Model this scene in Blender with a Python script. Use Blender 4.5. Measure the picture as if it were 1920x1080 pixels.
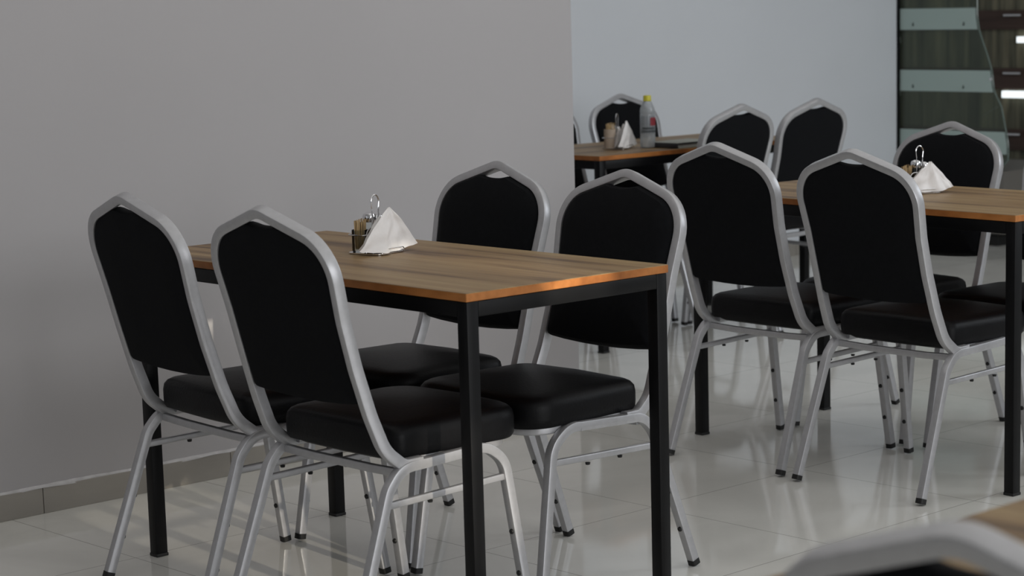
import bpy, bmesh, math, random
from mathutils import Vector, Matrix, noise
random.seed(4)
for o in list(bpy.data.objects): bpy.data.objects.remove(o)
SC = bpy.context.scene
COL = SC.collection

# ---------------------------------------------------------------- camera
cd = bpy.data.cameras.new('camera'); cam = bpy.data.objects.new('camera', cd); COL.objects.link(cam)
cd.sensor_width = 36; cd.lens = 75.09; cd.clip_start = .05; cd.clip_end = 100
cd.shift_x = -174.75/1920; cd.shift_y = 85.54/1920
R = Vector((.7098358, -.70405045, -.02112104)); U = Vector((.12283758, .09420927, .98794511)); F = Vector((.6935734, .70387327, -.15335696))
cam.matrix_world = Matrix(((R.x, U.x, -F.x, -2.77405), (R.y, U.y, -F.y, -3.20878), (R.z, U.z, -F.z, 1.32007), (0, 0, 0, 1)))
cd.dof.use_dof = True; cd.dof.focus_distance = 5.1; cd.dof.aperture_fstop = 6.3
SC.camera = cam

# ---------------------------------------------------------------- world, exposure, lights
SC.view_settings.view_transform = 'Standard'; SC.view_settings.look = 'None'
SC.view_settings.gamma = 1; SC.view_settings.exposure = -0.05
w = bpy.data.worlds.new('world'); SC.world = w; w.use_nodes = True
wn = w.node_tree.nodes; wl = w.node_tree.links
bg = wn['Background']; bg.inputs[1].default_value = .27
bg.inputs[0].default_value = (.93, .96, 1, 1)

def area(name, loc, aim, sx, sy, power, col):
    l = bpy.data.lights.new(name, 'AREA'); l.shape = 'RECTANGLE'; l.size = sx; l.size_y = sy; l.energy = power; l.color = col
    o = bpy.data.objects.new(name, l); COL.objects.link(o); o.location = loc
    o.rotation_euler = (Vector(aim)-Vector(loc)).to_track_quat('-Z', 'Y').to_euler(); return o
area('window_light', (.5, -6.4, 1.7), (1, 1, .9), 4.5, 2.2, 128, (.97, .98, 1))
area('side_window_light', (-6, .5, 1.8), (2, .5, .6), 4, 2, 5, (.93, .96, 1))
area('far_window_light', (5.2, -2.5, 2.3), (5, 4, 1.2), 2.5, 1.2, 54, (.88, .94, 1))
sp = bpy.data.lights.new('sunbeam', 'SPOT'); sp.energy = 820; sp.spot_size = math.radians(3.7); sp.spot_blend = .15; sp.shadow_soft_size = .03; sp.color = (1, .9, .74)
area('overhead_fill', (1.5, 0, 2.86), (1.5, .001, 0), 7, 6, 62, (1, .98, .95))  # unseen soft fill from above, added to brighten the floor and tabletops
so = bpy.data.objects.new('sunbeam', sp); COL.objects.link(so); so.location = (-.55, -5.2, 1.60)
so.rotation_euler = (Vector((.11, .15, .29))-so.location).to_track_quat('-Z', 'Y').to_euler()

sp2 = bpy.data.lights.new('sunbeam_edge', 'SPOT'); sp2.energy = 1500; sp2.spot_size = math.radians(2.1); sp2.spot_blend = .1; sp2.shadow_soft_size = .03; sp2.color = (1, .92, .76)
so2 = bpy.data.objects.new('sunbeam_edge', sp2); COL.objects.link(so2); so2.location = (-.30, -5.2, 1.40)
so2.rotation_euler = (Vector((.315, 0, .735))-so2.location).to_track_quat('-Z', 'Y').to_euler()

# ---------------------------------------------------------------- materials
def mat(name, col, rough=.5, metal=0, spec=.5, coat=0, trans=0, alpha=1):
    m = bpy.data.materials.new(name); m.use_nodes = True
    b = m.node_tree.nodes['Principled BSDF']
    b.inputs['Base Color'].default_value = (*col, 1); b.inputs['Roughness'].default_value = rough
    b.inputs['Metallic'].default_value = metal; b.inputs['Specular IOR Level'].default_value = spec
    b.inputs['Coat Weight'].default_value = coat; b.inputs['Transmission Weight'].default_value = trans
    return m
def nt(m): return m.node_tree.nodes, m.node_tree.links, m.node_tree.nodes['Principled BSDF']
def vary(m, scale, amount, detail=4, stretch=(1, 1, 1), bump=0, bscale=None, space='Object'):
    """gentle procedural variation of the base colour, and a bump"""
    n, l, b = nt(m); c = b.inputs['Base Color'].default_value[:]
    tc = n.new('ShaderNodeTexCoord'); mp = n.new('ShaderNodeMapping'); mp.inputs['Scale'].default_value = stretch
    l.new(tc.outputs[space], mp.inputs[0])
    no = n.new('ShaderNodeTexNoise'); no.inputs['Scale'].default_value = scale; no.inputs['Detail'].default_value = detail
    l.new(mp.outputs[0], no.inputs[0])
    r = n.new('ShaderNodeValToRGB'); r.color_ramp.elements[0].position = .3; r.color_ramp.elements[1].position = .7
    r.color_ramp.elements[0].color = (*[x*(1-amount) for x in c[:3]], 1); r.color_ramp.elements[1].color = (*[min(1, x*(1+amount)) for x in c[:3]], 1)
    l.new(no.outputs[0], r.inputs[0]); l.new(r.outputs[0], b.inputs['Base Color'])
    if bump:
        n2 = n.new('ShaderNodeTexNoise'); n2.inputs['Scale'].default_value = bscale or scale*6; n2.inputs['Detail'].default_value = 3
        l.new(mp.outputs[0], n2.inputs[0])
        bp = n.new('ShaderNodeBump'); bp.inputs['Strength'].default_value = bump; bp.inputs['Distance'].default_value = .002
        l.new(n2.outputs[0], bp.inputs['Height']); l.new(bp.outputs[0], b.inputs['Normal'])
    return m

M = {}
M['wall'] = vary(mat('wall_paint', (.43, .415, .42), .55, spec=.3), 1.3, .02, bump=.05, bscale=60)
M['wall2'] = vary(mat('far_wall_paint', (.70, .725, .76), .5, spec=.35), 1.3, .02, bump=.05, bscale=60)
M['ceiling'] = mat('ceiling_paint', (.6, .6, .6), .8)
M['base_tile'] = vary(mat('skirting_tile', (.30, .28, .25), .35), 3, .10, stretch=(1, 3, 3))
M['mortar'] = vary(mat('white_filler', (.55, .54, .54), .8), 30, .15)
M['steel'] = vary(mat('silver_enamel', (.47, .47, .485), .40, metal=.55, spec=.5), 60, .05)
M['steel_dark'] = mat('dark_weld', (.06, .06, .06), .5, metal=.4)
M['rubber'] = mat('black_rubber', (.006, .006, .006), .6)
M['fabric'] = vary(mat('black_fabric', (.0052, .0056, .0068), .85, spec=.12), 90, .15, bump=.2, bscale=900)
M['leather'] = vary(mat('black_leatherette', (.0035, .0035, .0042), .45, spec=.15), 30, .15, bump=.25, bscale=160)
M['frame'] = vary(mat('black_steel', (.003, .003, .0035), .45, spec=.2), 20, .2)
M['chrome'] = mat('chrome', (.75, .75, .76), .12, metal=1)
M['napkin'] = vary(mat('white_tissue', (.84, .82, .81), .9, spec=.1), 25, .05, bump=.35, bscale=60)
M['toothpick'] = vary(mat('toothpicks', (.50, .36, .19), .8), 60, .5, stretch=(6, 6, .4))
M['pepper'] = vary(mat('ground_pepper', (.12, .075, .04), .9), 200, .6)
M['salt'] = mat('salt', (.75, .74, .72), .9)
M['yellow'] = mat('yellow_cap', (.62, .56, .04), .45)
M['red'] = mat('red_label', (.50, .07, .09), .5)
M['white'] = mat('white_plastic', (.65, .65, .66), .5)
M['beige'] = vary(mat('beige_card', (.47, .38, .30), .7), 20, .1)
M['book'] = vary(mat('grey_green_cover', (.30, .31, .27), .55), 8, .1)
M['pages'] = mat('pages', (.42, .42, .40), .8)
M['bookedge'] = mat('dark_binding', (.02, .02, .024), .5)
M['water'] = None

def glass(name, tint, refl=1.0, rough=.02, dens=0.0, solid=None):
    m = bpy.data.materials.new(name); m.use_nodes = True; n, l = m.node_tree.nodes, m.node_tree.links
    n.clear(); out = n.new('ShaderNodeOutputMaterial'); tr = n.new('ShaderNodeBsdfTransparent'); tr.inputs[0].default_value = (*tint, 1)
    gl = n.new('ShaderNodeBsdfGlossy'); gl.inputs['Roughness'].default_value = rough
    fr = n.new('ShaderNodeFresnel'); fr.inputs[0].default_value = 1.45; mx = n.new('ShaderNodeMixShader')
    mu = n.new('ShaderNodeMath'); mu.operation = 'MULTIPLY'; mu.inputs[1].default_value = refl
    l.new(fr.outputs[0], mu.inputs[0]); l.new(mu.outputs[0], mx.inputs[0]); l.new(tr.outputs[0], mx.inputs[1]); l.new(gl.outputs[0], mx.inputs[2])
    last = mx
    if solid:
        df = n.new('ShaderNodeBsdfDiffuse'); df.inputs[0].default_value = (*solid, 1)
        m2 = n.new('ShaderNodeMixShader'); m2.inputs[0].default_value = dens
        l.new(mx.outputs[0], m2.inputs[1]); l.new(df.outputs[0], m2.inputs[2]); last = m2
    l.new(last.outputs[0], out.inputs[0]); return m
M['glass'] = glass('clear_glass', (.90, .92, .91))
M['pet'] = glass('bottle_plastic', (.80, .83, .84), 1.0, .06, .40, (.72, .75, .77))
M['pane'] = glass('green_tinted_glass', (.70, .76, .70), .8, .01, .10, (.16, .18, .15))
M['frost'] = glass('frosted_band', (.4, .5, .48), .3, .3, .9, (.44, .54, .51))
M['glassedge'] = mat('polished_glass_edge', (.12, .17, .15), .1, spec=.8)

# floor: polished porcelain tiles with hairline joints
def floor_mat():
    m = mat('polished_floor_tile', (.78, .77, .725), .07, spec=.75); n, l, b = nt(m)
    tc = n.new('ShaderNodeTexCoord'); mp = n.new('ShaderNodeMapping'); mp.inputs['Location'].default_value = (.03, -.03, 0)
    l.new(tc.outputs['Object'], mp.inputs[0])
    br = n.new('ShaderNodeTexBrick'); br.offset = 0; br.squash = 1
    br.inputs['Scale'].default_value = 1; br.inputs['Brick Width'].default_value = .6; br.inputs['Row Height'].default_value = .6
    br.inputs['Mortar Size'].default_value = .0016; br.inputs['Mortar Smooth'].default_value = .4
    br.inputs['Color1'].default_value = (.78, .77, .725, 1); br.inputs['Color2'].default_value = (.755, .745, .70, 1); br.inputs['Mortar'].default_value = (.38, .37, .34, 1)
    l.new(mp.outputs[0], br.inputs[0])
    no = n.new('ShaderNodeTexNoise'); no.inputs['Scale'].default_value = 2.2; no.inputs['Detail'].default_value = 7; no.inputs['Distortion'].default_value = 1.2
    l.new(tc.outputs['Object'], no.inputs[0])
    rp = n.new('ShaderNodeValToRGB'); rp.color_ramp.elements[0].position = .35; rp.color_ramp.elements[1].position = .68
    rp.color_ramp.elements[0].color = (.88, .88, .88, 1); rp.color_ramp.elements[1].color = (1, 1, 1, 1); l.new(no.outputs[0], rp.inputs[0])
    mx = n.new('ShaderNodeMix'); mx.data_type = 'RGBA'; mx.blend_type = 'MULTIPLY'; mx.inputs[0].default_value = 1
    l.new(br.outputs[0], mx.inputs[6]); l.new(rp.outputs[0], mx.inputs[7]); l.new(mx.outputs[2], b.inputs['Base Color'])
    r2 = n.new('ShaderNodeMapRange'); r2.inputs[3].default_value = .04; r2.inputs[4].default_value = .10; l.new(no.outputs[0], r2.inputs[0]); l.new(r2.outputs[0], b.inputs['Roughness'])
    bp = n.new('ShaderNodeBump'); bp.inputs['Strength'].default_value = .25; bp.inputs['Distance'].default_value = .001; bp.invert = True
    l.new(br.outputs['Fac'], bp.inputs['Height']); l.new(bp.outputs[0], b.inputs['Normal'])
    return m
M['floor'] = floor_mat()

# oak laminate, grain along local Y
def wood_mat(name, c0, c1, c2, rough=.48, grain=(9, .55, 9)):
    m = mat(name, c1, rough, spec=.28); n, l, b = nt(m)
    tc = n.new('ShaderNodeTexCoord'); mp = n.new('ShaderNodeMapping'); mp.inputs['Scale'].default_value = grain
    l.new(tc.outputs['Object'], mp.inputs[0])
    a = n.new('ShaderNodeTexNoise'); a.inputs['Scale'].default_value = 1.5; a.inputs['Detail'].default_value = 5; a.inputs['Distortion'].default_value = .5
    l.new(mp.outputs[0], a.inputs[0])
    r = n.new('ShaderNodeValToRGB'); e = r.color_ramp.elements
    e[0].position = .33; e[0].color = (*c0, 1); e[1].position = .72; e[1].color = (*c2, 1)
    k = e.new(.47); k.color = (*c1, 1); l.new(a.outputs[0], r.inputs[0])
    m2 = n.new('ShaderNodeMapping'); m2.inputs['Scale'].default_value = (grain[0]*9, grain[1]*4, grain[2]*9); l.new(tc.outputs['Object'], m2.inputs[0])
    f = n.new('ShaderNodeTexNoise'); f.inputs['Scale'].default_value = 1.5; f.inputs['Detail'].default_value = 4; l.new(m2.outputs[0], f.inputs[0])
    r3 = n.new('ShaderNodeValToRGB'); r3.color_ramp.elements[0].position = .3; r3.color_ramp.elements[1].position = .6
    r3.color_ramp.elements[0].color = (.78, .76, .74, 1); r3.color_ramp.elements[1].color = (1, 1, 1, 1); l.new(f.outputs[0], r3.inputs[0])
    mx = n.new('ShaderNodeMix'); mx.data_type = 'RGBA'; mx.blend_type = 'MULTIPLY'; mx.inputs[0].default_value = 1
    l.new(r.outputs[0], mx.inputs[6]); l.new(r3.outputs[0], mx.inputs[7]); l.new(mx.outputs[2], b.inputs['Base Color'])
    return m
M['wood'] = wood_mat('oak_laminate', (.100, .056, .026), (.27, .172, .082), (.38, .27, .135))
M['woodedge'] = wood_mat('oak_edge_band', (.28, .10, .028), (.43, .16, .045), (.52, .22, .07), .35, (3, 3, 3))
M['brown'] = wood_mat('dark_walnut_board', (.045, .028, .022), (.07, .043, .034), (.09, .056, .045), .35, (2, .6, 6))
M['streak'] = wood_mat('dark_olive_grained_panel', (.045, .047, .032), (.125, .122, .086), (.30, .27, .18), .4, (10, 10, .5))
M['greige'] = vary(mat('greige_panel', (.16, .15, .135), .5), 3, .08)
M['led'] = mat('lit_strip', (.8, .8, .8), .5)
_b = M['led'].node_tree.nodes['Principled BSDF']; _b.inputs['Emission Color'].default_value = (.9, .97, 1, 1); _b.inputs['Emission Strength'].default_value = 1.1

# ---------------------------------------------------------------- mesh helpers
def link(name, bm, m, parent=None, smooth=True, loc=None):
    me = bpy.data.meshes.new(name); bmesh.ops.recalc_face_normals(bm, faces=bm.faces); bm.to_mesh(me); bm.free()
    for x in (m if isinstance(m, (list, tuple)) else [m]): me.materials.append(x)
    if smooth:
        for p in me.polygons: p.use_smooth = True
        me.set_sharp_from_angle(angle=math.radians(32))
    o = bpy.data.objects.new(name, me); COL.objects.link(o)
    if parent: o.parent = parent
    if loc: o.location = loc
    return o
def empty(name, loc=(0, 0, 0), rz=0):
    o = bpy.data.objects.new(name, None); COL.objects.link(o); o.location = loc; o.rotation_euler = (0, 0, rz); o.empty_display_size = .1; return o
def tag(o, label=None, cat=None, group=None, kind=None):
    if label: o['label'] = label
    if cat: o['category'] = cat
    if group: o['group'] = group
    if kind: o['kind'] = kind
    return o
def box(bm, lo, hi, bevel=0, mi=0, seg=2):
    lo, hi = Vector(lo), Vector(hi)
    r = bmesh.ops.create_cube(bm, size=1, matrix=Matrix.Translation((lo+hi)/2) @ Matrix.Diagonal((*(hi-lo), 1)))
    fs = {f for v in r['verts'] for f in v.link_faces}
    for f in fs: f.material_index = mi
    if bevel:
        g = bmesh.ops.bevel(bm, geom=list({e for f in fs for e in f.edges}), offset=bevel, segments=seg, affect='EDGES', profile=.5)
        for f in g['faces']: f.material_index = mi
def cyl(bm, a, b, r, r2=None, n=16, cap=True):
    a, b = Vector(a), Vector(b); d = b-a
    q = d.to_track_quat('Z', 'Y').to_matrix().to_4x4()
    bmesh.ops.create_cone(bm, cap_ends=cap, segments=n, radius1=r, radius2=r if r2 is None else r2, depth=d.length, matrix=Matrix.Translation((a+b)/2) @ q)
def lathe(bm, prof, c=(0, 0, 0), n=28):
    rings = []
    for r, z in prof:
        rings.append([bm.verts.new((c[0]+r*math.cos(6.28318531*i/n), c[1]+r*math.sin(6.28318531*i/n), c[2]+z)) for i in range(n)] if r > 1e-5 else [bm.verts.new((c[0], c[1], c[2]+z))])
    for A, B in zip(rings[:-1], rings[1:]):
        for i in range(n):
            j = (i+1) % n
            if len(A) == 1 and len(B) == 1: continue
            if len(A) == 1: bm.faces.new((A[0], B[j], B[i]))
            elif len(B) == 1: bm.faces.new((A[i], A[j], B[0]))
            else: bm.faces.new((A[i], A[j], B[j], B[i]))
def fillet(pts, radii, seg=8):
    """round the corners of a 3D polyline"""
    P = [Vector(p) for p in pts]; out = [P[0]]
    for i in range(1, len(P)-1):
        a, b, c = P[i-1], P[i], P[i+1]; r = radii[i] if isinstance(radii, (list, tuple)) else radii
        u = (a-b).normalized(); v = (c-b).normalized(); ang = u.angle(v)
        if r <= 0 or ang > 3.1: out.append(b); continue
        t = min(r/math.tan(ang/2), .48*(a-b).length, .48*(c-b).length); r = t*math.tan(ang/2)
        cen = b+(u+v).normalized()*(r/math.sin(ang/2)); s = b+u*t-cen; e = b+v*t-cen
        tot = s.angle(e)
        for k in range(seg+1):
            f = k/seg; out.append(cen+(s*math.sin((1-f)*tot)+e*math.sin(f*tot))/math.sin(tot))
    out.append(P[-1]); return out
def rrect(w, h, r, seg=3):
    o = []
    for cx, cy, a0 in ((w/2-r, h/2-r, 0), (-w/2+r, h/2-r, 90), (-w/2+r, -h/2+r, 180), (w/2-r, -h/2+r, 270)):
        for k in range(seg+1):
            a = math.radians(a0+90*k/seg); o.append((cx+r*math.cos(a), cy+r*math.sin(a)))
    return o
def sweep(bm, path, ref, sec, cap=True, closed=False):
    """sweep a section along a path with rotation-minimising frames; section x follows ref"""
    P = [Vector(p) for p in path]; n = len(P); rings = []; ref = Vector(ref)
    for i in range(n):
        if closed: t = (P[(i+1) % n]-P[i-1]).normalized()
        else: t = ((P[min(i+1, n-1)]-P[i]).normalized()+(P[i]-P[max(i-1, 0)]).normalized()).normalized()
        ref = (ref-t*ref.dot(t)).normalized(); v = t.cross(ref)
        rings.append([bm.verts.new(P[i]+ref*a+v*b) for a, b in sec])
    k = len(sec)
    for i in range(n if closed else n-1):
        A, B = rings[i], rings[(i+1) % n]
        for j in range(k): bm.faces.new((A[j], A[(j+1) % k], B[(j+1) % k], B[j]))
    if cap and not closed: bm.faces.new(rings[0][::-1]); bm.faces.new(rings[-1])
def csec(r, n=10): return [(r*math.cos(6.28318531*i/n), r*math.sin(6.28318531*i/n)) for i in range(n)]
def loft(bm, rings, cap0=True, cap1=True):
    V = [[bm.verts.new(p) for p in r] for r in rings]; k = len(V[0])
    for A, B in zip(V[:-1], V[1:]):
        for j in range(k): bm.faces.new((A[j], A[(j+1) % k], B[(j+1) % k], B[j]))
    if cap0: bm.faces.new(V[0][::-1])
    if cap1: bm.faces.new(V[-1])
def copy_tree(o, parent=None):
    c = o.copy(); COL.objects.link(c)
    if parent:
        c.parent = parent; c.matrix_parent_inverse = o.matrix_parent_inverse.copy()
    for ch in [x for x in ALLCH.get(o.name, [])]: copy_tree(ch, c)
    return c
ALLCH = {}
def index_children():
    ALLCH.clear()
    for x in bpy.data.objects:
        if x.parent: ALLCH.setdefault(x.parent.name, []).append(x)

# ---------------------------------------------------------------- setting
def slab(name, lo, hi, m, bevel=0):
    bm = bmesh.new(); box(bm, lo, hi, bevel); return tag(link(name, bm, m, smooth=False), kind='structure')
WY = 1.832; WX = 2.068; W2 = 3.95
slab('floor', (-7, -8, -.1), (9, 6, 0), M['floor'])
slab('ceiling', (-7, -8, 2.9), (9, 6, 3.0), M['ceiling'])
slab('wall_left', (-7, WY, 0), (WX, W2+.15, 2.9), M['wall'])
slab('wall_back', (WX, W2, 0), (6.535, W2+.15, 2.9), M['wall2'])
slab('trim_1', (6.535, W2-.012, 0), (6.553, W2+.16, 2.9), M['frame'])
slab('wall_right', (7.95, -3, 0), (8.1, 5.6, 2.9), M['greige'])
bm = bmesh.new(); x = .065-.602*12
while x < WX-.01:
    x1 = min(x+.600, WX+.008); box(bm, (x, WY-.010, 0), (x1, WY+.01, .071), .0012); x += .602
tag(link('baseboard_left', bm, M['base_tile'], smooth=False), kind='structure')
bm = bmesh.new(); n = 260; rings = []
for i in range(n+1):
    x = -5+(WX+5)*i/n; d = .0085+.004*noise.noise((x*6, 0, 0)); h = .0735+.0055*noise.noise((x*4, 3, 0))+.002*noise.noise((x*20, 3, 0)); lo = .069+.004*noise.noise((x*9, 7, 1))
    rings.append([(x, WY+.004, lo), (x, WY-d-.0015, lo), (x, WY-d-.001, h-.001), (x, WY-d*.5, h+.003), (x, WY+.004, h+.004)])
loft(bm, rings); tag(link('trim_2', bm, M['mortar']), kind='structure')
bm = bmesh.new()
x = WX
while x < 6.5:
    x1 = min(x+.6, 6.53); box(bm, (x, W2-.009, 0), (x1, W2+.01, .071), .001); x += .602
tag(link('baseboard_back', bm, M['base_tile'], smooth=False), kind='structure')

# ---------------------------------------------------------------- banquet chair (local +Y is where the sitter faces)
YZ = [(.385, -.004), (.40, -.020), (.42, -.033), (.46, -.051), (.53, -.074), (.60, -.094), (.684, -.116), (.766, -.137), (.842, -.154), (.93, -.180), (1.0, -.2)]
def yz(z):
    if z <= YZ[0][0]: return YZ[0][1]
    for (a, ya), (b, yb) in zip(YZ[:-1], YZ[1:]):
        if z <= b: return ya+(yb-ya)*(z-a)/(b-a)
    return YZ[-1][1]
def make_chair():
    root = empty('banquet_chair')
    S = rrect(.0215, .0215, .0025, 2)
    # back frame: one bent tube
    pts = [(-.2035, .056, .387), (-.2005, .010, .386), (-.197, -.034, .422), (-.1925, yz(.50), .50), (-.1895, yz(.60), .60), (-.1905, yz(.70), .70), (-.2045, yz(.851), .851), (0, yz(.9175), .9175)]
    rad = [0, .035, .09, .4, .4, .3, .095, .060]
    full = pts+[(-p[0], p[1], p[2]) for p in pts[-2::-1]]; rad = rad+rad[-2::-1]
    bm = bmesh.new(); sweep(bm, fillet(full, rad, 10), (1, 0, 0), rrect(.0215, .026, .003, 2)); link('back_frame', bm, M['steel'], root)
    # backrest panel
    cl = fillet([(x_, z_, 0) for x_, _, z_ in pts[2:]]+[(-pts[-2][0], pts[-2][2], 0)], [0, .4, .4, .3, .095, .060, 0], 10)
    cl = [p.lerp(q, k/6) for p, q in zip(cl[:-1], cl[1:]) for k in range(6 if (q-p).length > .02 and p.x > -.19 else 1)]+[cl[-1]]
    prof = []
    for i in range(1, len(cl)-1):
        t = (cl[i+1]-cl[i-1]).normalized(); q = cl[i]+Vector((t.y, -t.x, 0))*.0100
        if q.y > .53 and q.x < -.052: prof.append((q.x, q.y))
    prof = [(-.165, .5235), (-.174, .5255), (-.1795, .532)]+prof+[(-.043, prof[-1][1]-.0022), (-.030, prof[-1][1]-.0045), (-.015, prof[-1][1]-.0058), (0, prof[-1][1]-.0062)]
    right = [(-a, b) for a, b in prof[-2::-1]]
    bot = [(.12, .5195), (.06, .5165), (0, .5155), (-.06, .5165), (-.12, .5195)]
    out = prof+right+bot
    cx, cz = 0, .70
    def mp(u, v, w):  # onto the curved back surface, w along its normal (+ is the sitter's side)
        return (u, yz(v)+w*.965, v+w*.26)
    bm = bmesh.new(); rings = []
    for s, wv in ((.0, -.0125), (.5, -.0125), (.93, -.012), (.985, -.0095), (1, -.005), (1, .006), (.985, .013), (.94, .021), (.8, .030), (.5, .036), (.0, .038)):
        if s == 0: s = .02
        rings.append([mp(cx+(u-cx)*s, cz+(v-cz)*(s if s < .9 else 1-(1-s)*.6), wv) for u, v in out])
    loft(bm, rings); link('backrest', bm, M['fabric'], root)
    # side frames: each an inverted U split in rear leg, rail, front leg
    for s in (-1, 1):
        def X(z): return s*(.2045+.012*(1-z/.38))
        prof = [(-.152, .012), (-.036, .340), (.000, .381), (.09, .3865), (.232, .3915), (.283, .355), (.336, .012)]
        path = fillet([(X(z), y, z) for y, z in prof], [0, .065, .065, 0, .07, .07, 0], 8)
        i0 = next(i for i, p in enumerate(path) if p.y > .055); i1 = next(i for i, p in enumerate(path) if p.y > .205 and p.z > .35)
        a = path[:i0]+[Vector((X(.385), .06, path[i0-1].z+.0010))]; b = [Vector((X(.391), .20, .3895))]+path[i1:]
        mid = [a[-1], b[0]]
        bm = bmesh.new(); sweep(bm, mid, (1, 0, 0), S); link('side_rail', bm, M['steel'], root)
        for nm, pth, ey in (('rear', a, 1), ('front', b, -1)):
            bm = bmesh.new(); sweep(bm, pth, (1, 0, 0), S); lg = link('leg', bm, M['steel'], root)
            e0, e1 = (pth[0], pth[1]) if nm == 'rear' else (pth[-1], pth[-2])
            d = (e1-e0).normalized(); bm = bmesh.new()
            sweep(bm, [e0-d*.0075, e0-d*.006, e0+d*.003, e0+d*.006], (1, 0, 0), rrect(.0240, .0240, .006, 3))
            link('rubber_foot', bm, M['rubber'], lg)
            nrm = Vector((0, d.z*ey, -d.y*ey)).normalized()
            for zz in (.10, .195):
                p = e0+d*((zz-e0.z)/d.z)+nrm*.0102
                bm = bmesh.new(); cyl(bm, p, p+nrm*.0042, .0062, .0052, 12); link('bumper', bm, M['rubber'], lg)
        zb = .312; yr = -.152+(.116)*(zb-.012)/.328; yf = .283+(.053)*(.355-zb)/.343
        bm = bmesh.new(); sweep(bm, [(X(zb), yr, zb-.003), (X(zb), yf, zb+.006)], (1, 0, 0), rrect(.012, .015, .003)); br = link('stretcher', bm, M['steel'], root)
        for f in (.36, .66):
            bm = bmesh.new(); p = Vector((X(zb), yr+(yf-yr)*f, zb-.009)); cyl(bm, p, p-Vector((0, 0, .005)), .006, .005, 10); link('bumper', bm, M['rubber'], br)
    # cross bars and seat rim
    bm = bmesh.new(); sweep(bm, fillet([(-.198, .006, .3705), (-.10, .012, .366), (.10, .012, .366), (.198, .006, .3705)], .1), (0, 1, 0), rrect(.014, .018, .003)); link('cross_bar', bm, M['steel'], root)
    bm = bmesh.new()
    sweep(bm, fillet([(-.186, .03, .389), (-.188, .20, .389), (-.186, .322, .389), (0, .334, .389), (.186, .322, .389), (.188, .20, .389), (.186, .03, .389)], [0, 0, .09, .9, .09, 0, 0], 8), (0, 0, 1), rrect(.018, .012, .003))
    link('seat_frame', bm, M['steel'], root)
    # seat cushion
    half = [(0, -.002), (.10, .000), (.165, .005)]
    base = fillet([(0, -.012, 0), (.196, -.006, 0), (.214, .346, 0), (0, .358, 0)], [0, .032, .068, 0], 9)
    base = [(p.x, p.y) for p in base]
    ring = base+[(-x, y) for x, y in base[-2:0:-1]]
    bm = bmesh.new(); rings = []; cy = .17
    for s, z in ((.02, .387), (.84, .387), (.885, .392), (.91, .3975), (.975, .398), (.995, .405), (1, .418), (1, .440), (.988, .4525), (.955, .4605), (.91, .4645), (.8, .466), (.65, .466), (.45, .466), (.25, .466), (.02, .466)):
        rings.append([(x*s, cy+(y-cy)*s, z+(.018*max(0, 1-(x*s/.212)**2)*max(0, 1-((y-cy)*s/.19)**2) if z > .45 else 0)) for x, y in ring])
    loft(bm, rings); link('seat', bm, M['leather'], root)
    return root
chair = make_chair(); index_children(); first = [True]
def put_chair(x, y, a, label, group=None):
    o = chair if first[0] else copy_tree(chair); first[0] = False
    o.location = (x, y, 0); o.rotation_euler = (0, 0, math.radians(a-90)); tag(o, label, 'chair', group); return o
G1 = 'chairs at the table by the grey wall'; G2 = 'chairs at the middle right table'; G3 = 'chairs at the far table'
put_chair(-.044, .881, -3.9, 'silver framed black chair with its back to us, leftmost in the photo', G1)
put_chair(-.062, .356, -.2, 'black chair with back to us and sunlit right frame, second from the left', G1)
put_chair(.678, .843, 179.7, 'black chair facing us behind the grey wall table, left of its partner', G1)
put_chair(.657, .362, 179.4, 'black chair facing us behind the front right corner of the grey wall table', G1)
put_chair(1.821, .824, -.9, 'black chair with back to us, left one of the middle right table near pair', G2)
put_chair(1.795, .316, -1.5, 'black chair with back to us, right one of the middle right table near pair', G2)
put_chair(2.559, .808, 178.3, 'black chair facing us behind the middle right table, before the glass display case', G2)
put_chair(2.555, .300, 180, 'mostly hidden black chair at the right photo edge behind the middle right table', G2)
put_chair(3.80, 3.17, -89.5, 'silver framed black chair facing us behind the far table and the water bottle', G3)
put_chair(3.337, 2.401, 91.0, 'black chair with back to us at the far table, right of the grey book', G3)
put_chair(3.800, 2.412, 90.6, 'black chair with back to us, rightmost chair of the far table', G3)
put_chair(3.33, 3.20, -90, 'black chair behind the far table, mostly hidden by the grey wall corner', G3)
put_chair(-1.312, -2.275, 2, 'blurred silver top of a black chair in the bottom right foreground')

# ---------------------------------------------------------------- tables (local corner at origin, long axis +Y)
TW, TL, TH = .585, 1.224, .75
def make_table():
    root = empty('dining_table')
    bm = bmesh.new(); box(bm, (0, 0, TH-.018), (TW, TL, TH), .0012, 0, 1)
    for f in bm.faces:
        c = f.calc_center_median(); f.material_index = 1 if c.z < TH-.0013 else 0
    tp = link('tabletop', bm, [M['wood'], M['woodedge']], root, smooth=False)
    e = .003; s = .031
    for lo, hi in (((e+s, e, TH-.051), (TW-e-s, e+s, TH-.019)), ((e+s, TL-e-s, TH-.051), (TW-e-s, TL-e, TH-.019)), ((e, e+s, TH-.051), (e+s, TL-e-s, TH-.019)), ((TW-e-s, e+s, TH-.051), (TW-e, TL-e-s, TH-.019))):
        bm = bmesh.new(); box(bm, lo, hi, .002); link('apron', bm, M['frame'], root)
    for ix, iy in ((0, 0), (1, 0), (0, 1), (1, 1)):
        x = e+ix*(TW-2*e-s); y = e+iy*(TL-2*e-s)
        bm = bmesh.new(); box(bm, (x, y, .006), (x+s, y+s, TH-.0185), .002); lg = link('leg', bm, M['frame'], root)
        bm = bmesh.new(); box(bm, (x-.0012, y-.0012, 0), (x+s+.0012, y+s+.0012, .008), .0015); link('foot_cap', bm, M['rubber'], lg)
    return root
t1 = make_table(); index_children(); G = 'wooden tables on black steel frames'
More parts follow.
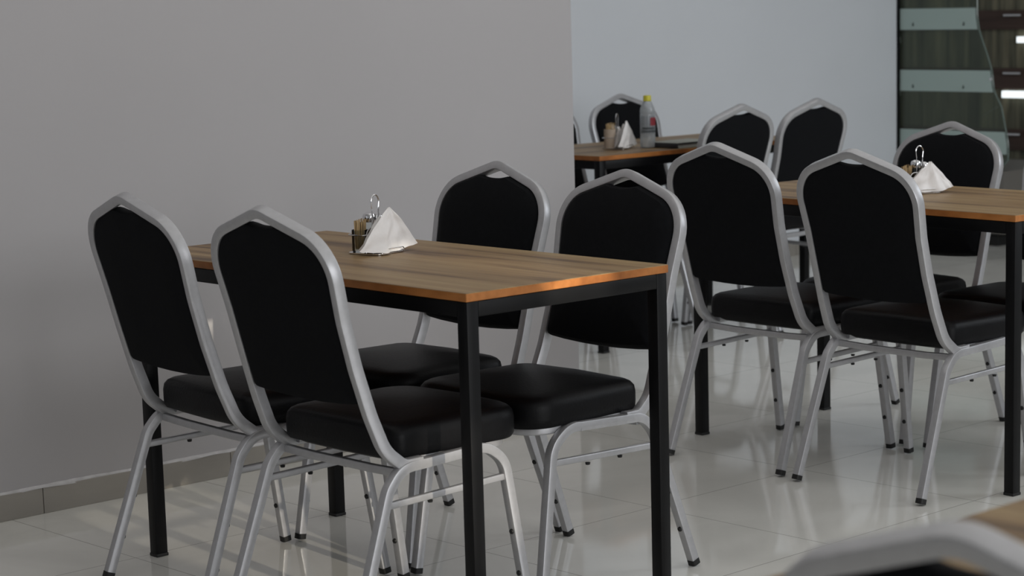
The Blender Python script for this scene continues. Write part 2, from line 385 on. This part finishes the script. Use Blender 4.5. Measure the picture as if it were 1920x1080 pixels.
tag(t1, 'oak topped table on black steel legs beside the grey wall with bright orange edge', 'table', G); t1.rotation_euler.z = math.radians(-.14)
t2 = copy_tree(t1); t2.location = (1.870, -.024, 0); t2.rotation_euler.z = math.radians(-3.36)
tag(t2, 'middle right oak topped table on black legs, cut by the right photo edge', 'table', G)
t3 = copy_tree(t1); t3.location = (4.062, 2.497, 0); t3.rotation_euler.z = math.radians(90.0)
tag(t3, 'far oak topped table carrying the yellow capped bottle and closed grey book', 'table', G)
t4 = copy_tree(t1); t4.location = (-1.31, -1.845-TL, 0); t4.rotation_euler.z = math.radians(-.2)
tag(t4, 'blurred oak tabletop in the bottom right foreground behind the blurred chair', 'table', G)

# ---------------------------------------------------------------- table condiments
def napkin_mesh(w, h, seed, lean=.12):
    """a paper napkin folded to a standing triangle: two leaves joined at the top, opened at the foot"""
    rnd = random.Random(seed); bm = bmesh.new(); NU, NV = 30, 20
    off = rnd.uniform(0, 50)
    def P(side, u, v):      # u -1..1 , v 0 foot .. 1 top
        hw = w/2*(1-v)**.92+.004
        x = u*hw+.10*w*(1-v)*0+(.012*v)
        gap = (.0018+.0042*(1-v))*(1-abs(u)**2.2)
        tri = abs(((u*1.3+off+v*.5) % 1)-.5)*2; pleat = .007*math.sin(u*4.2+off)*(1-v)**.6+.010*tri*(1-v)*(1-.5*abs(u))-.005*min(1, abs(v-.42-.45*u)*5)*(1-v)+.0045*abs(math.sin(u*5.5+off*2))*(1-v)+.0035*noise.noise((u*3+off, v*3.5, 0))
        y = side*gap+pleat+lean*h*v*.3+.0012*noise.noise((x*60+off, v*5, 0))
        z = h*v+(.010*abs(u)**2)*(1-v)+.002*noise.noise((x*50, off, 2.0))
        return (x, y, max(z, .0006))
    for side in (-1, 1):
        g = [[bm.verts.new(P(side, -1+2*i/NU, j/NV)) for i in range(NU+1)] for j in range(NV+1)]
        for j in range(NV):
            for i in range(NU): bm.faces.new((g[j][i], g[j][i+1], g[j+1][i+1], g[j+1][i]))
    bmesh.ops.remove_doubles(bm, verts=bm.verts, dist=.0004)
    bmesh.ops.solidify(bm, geom=bm.faces[:], thickness=.0009)
    return bm
def caddy(x, y, z, rz, where, lean, np_n=3, kind=0, hs=1):
    """base plate, wire rack and loop handle; jars behind (+Y local), napkins in front (-Y local)"""
    mw = Matrix.Translation((x, y, z)) @ Matrix.Rotation(rz, 4, 'Z')
    root = empty('condiment_caddy', (x, y, z), rz)
    tag(root, 'chrome wire condiment caddy with loop handle '+where, 'caddy', 'condiment caddies on the tables')
    bm = bmesh.new(); outl = fillet([(-.052, 0, 0), (-.052, -.055, 0), (.052, -.055, 0), (.052, .045, 0), (-.052, .045, 0), (-.052, 0, 0)], [0, .02, .02, .02, .02, 0], 6)[:-1]
    loft(bm, [[(p.x, p.y, .0015) for p in outl], [(p.x*1.0, p.y*1.0, .004) for p in outl]]); link('base_plate', bm, M['chrome'], root)
    bm = bmesh.new(); sweep(bm, fillet([(-.011, -.006, .004), (-.011, -.006, .104), (-.014, -.006, .126), (0, -.006, .141), (.014, -.006, .126), (.011, -.006, .104), (.011, -.006, .004)], [0, .02, .014, .016, .014, .02, 0], 7), (0, 1, 0), csec(.0017, 8))
    link('loop_handle', bm, M['chrome'], root)
    for yy, hh, ww in ((-.058, .014, .040), (-.010, .060, .040)):
        bm = bmesh.new(); sweep(bm, fillet([(-ww, yy, .004), (-ww*.9, yy, hh), (ww*.9, yy, hh), (ww, yy, .004)], .016, 6), (0, 1, 0), csec(.0014, 6)); link('napkin_wire', bm, M['chrome'], root)
    bm = bmesh.new(); sweep(bm, fillet([(-.050, -.008, .045), (-.050, .042, .045), (.050, .042, .045), (.050, -.008, .045), (-.05, -.008, .045)], .012, 5), (0, 0, 1), csec(.0013, 6)); link('jar_ring', bm, M['chrome'], root)
    def wp(lx, ly, lz=.0042): return mw @ Vector((lx, ly, lz))
    def jar(lx, ly, h, r, fill, fillm, lid, name, label, cat):
        p = wp(lx, ly); jr = empty(name, p); tag(jr, label+' '+where, cat)
        bm = bmesh.new(); lathe(bm, [(0, 0), (r*.9, 0), (r, .004), (r, h*.8), (r*.86, h*.9), (r*.86, h*.94)], n=20); link('glass_body', bm, M['glass'], jr)
        if fill:
            bm = bmesh.new(); lathe(bm, [(0, .002), (r*.88, .002), (r*.9, .005), (r*.9, h*fill), (0, h*fill+.001)], n=20); link('contents', bm, fillm, jr)
        if lid:
            bm = bmesh.new(); lathe(bm, [(r*.92, h*.86), (r*.97, h*.88), (r*.97, h*1.02), (r*.85, h*1.1), (r*.4, h*1.15), (0, h*1.16)], n=20); link('lid', bm, M['chrome'], jr)
        return jr
    jar(.008, .020, .078, .0165, .62, M['pepper'], True, 'pepper_shaker', 'glass pepper shaker with chrome lid', 'shaker')
    jar(.040, .022, .072, .0150, .5, M['salt'], True, 'salt_shaker', 'glass salt shaker with chrome lid', 'shaker')
    # toothpick pot: cup, picks inside it
    p = wp(-.028, .020) if kind == 0 else wp(-.026, .016); tr = empty('toothpick_holder', p); tag(tr, '%s filled with toothpicks ' % ('small glass pot' if kind == 0 else 'beige cup')+where, 'toothpick pot')
    r = .0185 if kind == 0 else .023; ch_ = .052 if kind == 0 else .074
    bm = bmesh.new(); lathe(bm, [(0, 0), (r*.92, 0), (r, .004), (r, ch_), (r*.94, ch_), (r*.92, .006), (0, .005)], n=20); link('cup', bm, M['glass' if kind == 0 else 'beige'], tr)
    bm = bmesh.new(); rnd = random.Random(7)
    for i in range(46):
        a = rnd.uniform(0, 6.283); q = math.sqrt(rnd.random())*r*.78; a2 = a+rnd.uniform(-.5, .5); q2 = min(q+rnd.uniform(0, .005), r*.84)
        cyl(bm, (q*math.cos(a), q*math.sin(a), .007), (q2*math.cos(a2), q2*math.sin(a2), rnd.uniform(ch_+.016, ch_+.026)), .0011, .0009, 5)
    tag(link('toothpicks', bm, M['toothpick'], tr), kind='stuff')
    names = ['front', 'middle', 'rear']
    for i in range(np_n):
        bm = napkin_mesh([.195, .160, .130][i], [.103, .092, .080][i]*hs, i+int(x*10), lean)
        o = link('paper_napkin', bm, M['napkin']); ly = -.050+.0150*i
        o.matrix_world = mw @ Matrix.Translation(([.0, .006, -.004][i], ly, .0045)) @ Matrix.Rotation(math.radians([2, -5, 6][i]), 4, 'Z')
        tag(o, 'white folded triangular napkin, %s one in the caddy %s' % (names[i], where), 'napkin', 'folded napkins '+where)
caddy(.345, .722, TH, math.radians(10), 'on the table by the grey wall', .3)
caddy(2.262, .585, TH, math.radians(-14), 'on the middle right table', .3, hs=.84)
caddy(3.165, 2.735, TH, math.radians(25), 'on the far table', .3, kind=1)

# water bottle
b = empty('water_bottle', (3.262, 2.655, TH)); tag(b, 'clear plastic water bottle with yellow cap and red mark on the far table', 'bottle')
bm = bmesh.new(); lathe(bm, [(0, .004), (.020, .001), (.0285, .004), (.030, .012), (.030, .045), (.0288, .050), (.030, .056), (.030, .128), (.0288, .136), (.0300, .142), (.027, .158), (.019, .176), (.0135, .184), (.0135, .196)], n=32); link('bottle_body', bm, M['pet'], b)
bm = bmesh.new(); lathe(bm, [(.0135, .183), (.0165, .184), (.0168, .188), (.0155, .189), (.0155, .203), (.0145, .2055), (0, .2055)], n=30); link('cap', bm, M['yellow'], b)
def arc_band(name, z0, z1, a0, a1, r, m, par, jag=0):
    bm = bmesh.new(); n = 14; A = []
    for i in range(n+1):
        a = math.radians(a0+(a1-a0)*i/n); j = jag*math.sin(i*1.9)
        A.append([bm.verts.new((r*math.cos(a), r*math.sin(a), z0+j)), bm.verts.new((r*math.cos(a), r*math.sin(a), z1-j*.6))])
    for p, q in zip(A[:-1], A[1:]): bm.faces.new((p[0], q[0], q[1], p[1]))
    bmesh.ops.solidify(bm, geom=bm.faces[:], thickness=-.0003)
    return link(name, bm, m, par)
lb = arc_band('label', .058, .126, -220, 60, .0302, glass('label_film', (.7, .73, .75), .5, .2, .6, (.42, .46, .50)), b)
arc_band('red_mark', .088, .120, -115, -38, .0307, M['red'], lb, .003)
arc_band('fine_print', .062, .070, -190, -50, .0307, mat('grey_print', (.16, .18, .19), .6), lb)
arc_band('fine_print', .074, .082, -180, -70, .0307, bpy.data.materials['grey_print'], lb)

# closed book / menu lying on the far table
bk = empty('menu_book', (3.385, 2.585, TH), math.radians(2)); tag(bk, 'closed grey menu book lying flat on the far table right of the bottle', 'book')
bm = bmesh.new(); box(bm, (-.105, -.07, 0), (.125, .08, .004), .001); box(bm, (-.105, -.07, .018), (.125, .08, .022), .001); link('cover', bm, M['book'], bk)
bm = bmesh.new(); box(bm, (-.101, -.066, .0041), (.121, .076, .0179)); link('pages', bm, M['pages'], bk, smooth=False)
bm = bmesh.new(); sweep(bm, fillet([(-.104, -.0705, .003), (-.110, -.0705, .011), (-.104, -.0705, .019)], .006, 4)+[], (0, 1, 0), rrect(.003, .002, .0005, 1), cap=True)
box(bm, (-.111, -.07, .001), (-.1055, .08, .021), .0015); box(bm, (-.105, -.0725, .0165), (.125, -.0703, .0215)); link('binding', bm, M['bookedge'], bk)

# scrap on the floor
bm = bmesh.new(); bmesh.ops.create_icosphere(bm, subdivisions=2, radius=.006)
for v in bm.verts: v.co = Vector((v.co.x*1.4, v.co.y, v.co.z*.45+.0028))+Vector((1, .5, 0))*.002*noise.noise(v.co*300)
o = link('paper_scrap', bm, mat('dark_crumb', (.06, .055, .05), .8), loc=(2.62, 2.02, 0)); tag(o, 'tiny dark scrap lying on the pale floor beneath the far table', 'litter')

# ---------------------------------------------------------------- glass display case at far right (side pane in plane x = 6.55)
case = empty('display_case', (6.9, 3.6, 0)); tag(case, 'tall glass sided display case with frosted bands and wavy front edge beyond the right table', 'display case')
iv = Matrix.Translation((-6.9, -3.6, 0))
def cpart(name, bm, m, smooth=True):
    bm.transform(iv); return link(name, bm, m, case, smooth)
curve = [(3.30, .40), (3.243, .462), (3.243, .545), (3.26, .623), (3.287, .738), (3.335, .82), (3.349, .928), (3.375, 1.0), (3.405, 1.07), (3.431, 1.138), (3.442, 1.2), (3.444, 1.29), (3.44, 1.45), (3.45, 1.62)]
def cy(z):
    for (ya, a), (yb, b_) in zip(curve[:-1], curve[1:]):
        if z <= b_: return ya+(yb-ya)*(z-a)/(b_-a)
    return curve[-1][0]
def pane(zs, x0, x1, inset=0):
    bm = bmesh.new(); A = []
    for z in zs:
        y = cy(z)+inset
        A.append([bm.verts.new((x0, y, z)), bm.verts.new((x0, W2-.005, z)), bm.verts.new((x1, W2-.005, z)), bm.verts.new((x1, y, z))])
    for p, q in zip(A[:-1], A[1:]):
        for j in range(4): bm.faces.new((p[j], p[(j+1) % 4], q[(j+1) % 4], q[j]))
    bm.faces.new(A[0][::-1]); bm.faces.new(A[-1]); return bm
zs = [.40+i*(1.22/40) for i in range(41)]
side = cpart('side_pane', pane(zs, 6.555, 6.563), M['pane'])
for z0, z1 in ((.490, .606), (.812, .924), (1.138, 1.250)):
    f = cpart('frosted_band', pane([z0, z0+.03, z0+.06, z0+.09, z1], 6.5515, 6.5545, .004), M['frost'])
bm = bmesh.new(); sweep(bm, [(6.559, cy(z)-.003, z) for z in zs], (1, 0, 0), rrect(.009, .006, .002, 1)); cpart('polished_edge', bm, M['glassedge'])
for z in (.50, .825, 1.155):
    for yy in (3.52, 3.85):
        bm = bmesh.new(); cyl(bm, (6.546, yy, z+.008), (6.5512, yy, z+.008), .004, n=10); box(bm, (6.547, yy-.001, z+.008), (6.5512, yy+.001, z+.022)); cpart('pin', bm, M['frame'])
for z in (.26+.14, ):
    bm = bmesh.new(); box(bm, (6.55, 3.26, .07), (7.30, W2-.005, z), .003); cpart('base_cabinet', bm, M['greige'], False)
bm = bmesh.new(); box(bm, (6.60, 3.33, 0), (7.28, W2-.03, .07)); cpart('plinth', bm, M['rubber'], False)
bm = bmesh.new(); sweep(bm, [(6.559, 3.40, .69), (6.559, 3.30, .74)], (1, 0, 0), csec(.002, 6)); cyl(bm, (6.545, 3.345, .88), (6.565, 3.345, .88), .008, n=12); cpart('glass_clip', bm, M['chrome'])

# dark wall unit beyond it: grained back boards with walnut drawer rows and lit strips
wu = empty('wall_cabinet', (7.75, 4.1, 0)); tag(wu, 'dark grained wall cabinet with walnut drawer rows and lit strips behind the glass case', 'cabinet')
iv2 = Matrix.Translation((-7.75, -4.1, 0))
def upart(name, bm, m, par=None, smooth=False):
    bm.transform(iv2); return link(name, bm, m, par or wu, smooth)
bm = bmesh.new(); box(bm, (7.62, 2.6, .10), (7.94, 5.5, 2.4)); upart('body', bm, M['streak'])
bm = bmesh.new(); box(bm, (7.66, 2.6, 0), (7.94, 5.5, .10)); upart('plinth', bm, M['rubber'])
for z0, z1 in ((.425, .545), (.775, .895), (1.115, 1.225)):
    for y0, y1 in ((2.62, 3.47), (3.48, 4.30), (4.31, 5.00), (5.01, 5.45)):
        bm = bmesh.new(); box(bm, (7.595, y0, z0), (7.62, y1, z1), .002); d = upart('drawer', bm, M['brown'])
        yc = (y0+y1)/2+.03; zc = z1-.028
        bm = bmesh.new(); cyl(bm, (7.575, yc-.06, zc), (7.575, yc+.06, zc), .008, n=10); cyl(bm, (7.575, yc-.05, zc), (7.597, yc-.05, zc), .004, n=8); cyl(bm, (7.575, yc+.05, zc), (7.597, yc+.05, zc), .004, n=8)
        upart('handle', bm, M['chrome'], d, True)
for z0, z1, y1 in ((.725, .765, 4.00), (1.04, 1.075, 3.90)):
    bm = bmesh.new(); box(bm, (7.585, 2.62, z0), (7.615, y1, z1), .003); upart('lit_strip', bm, M['led'])
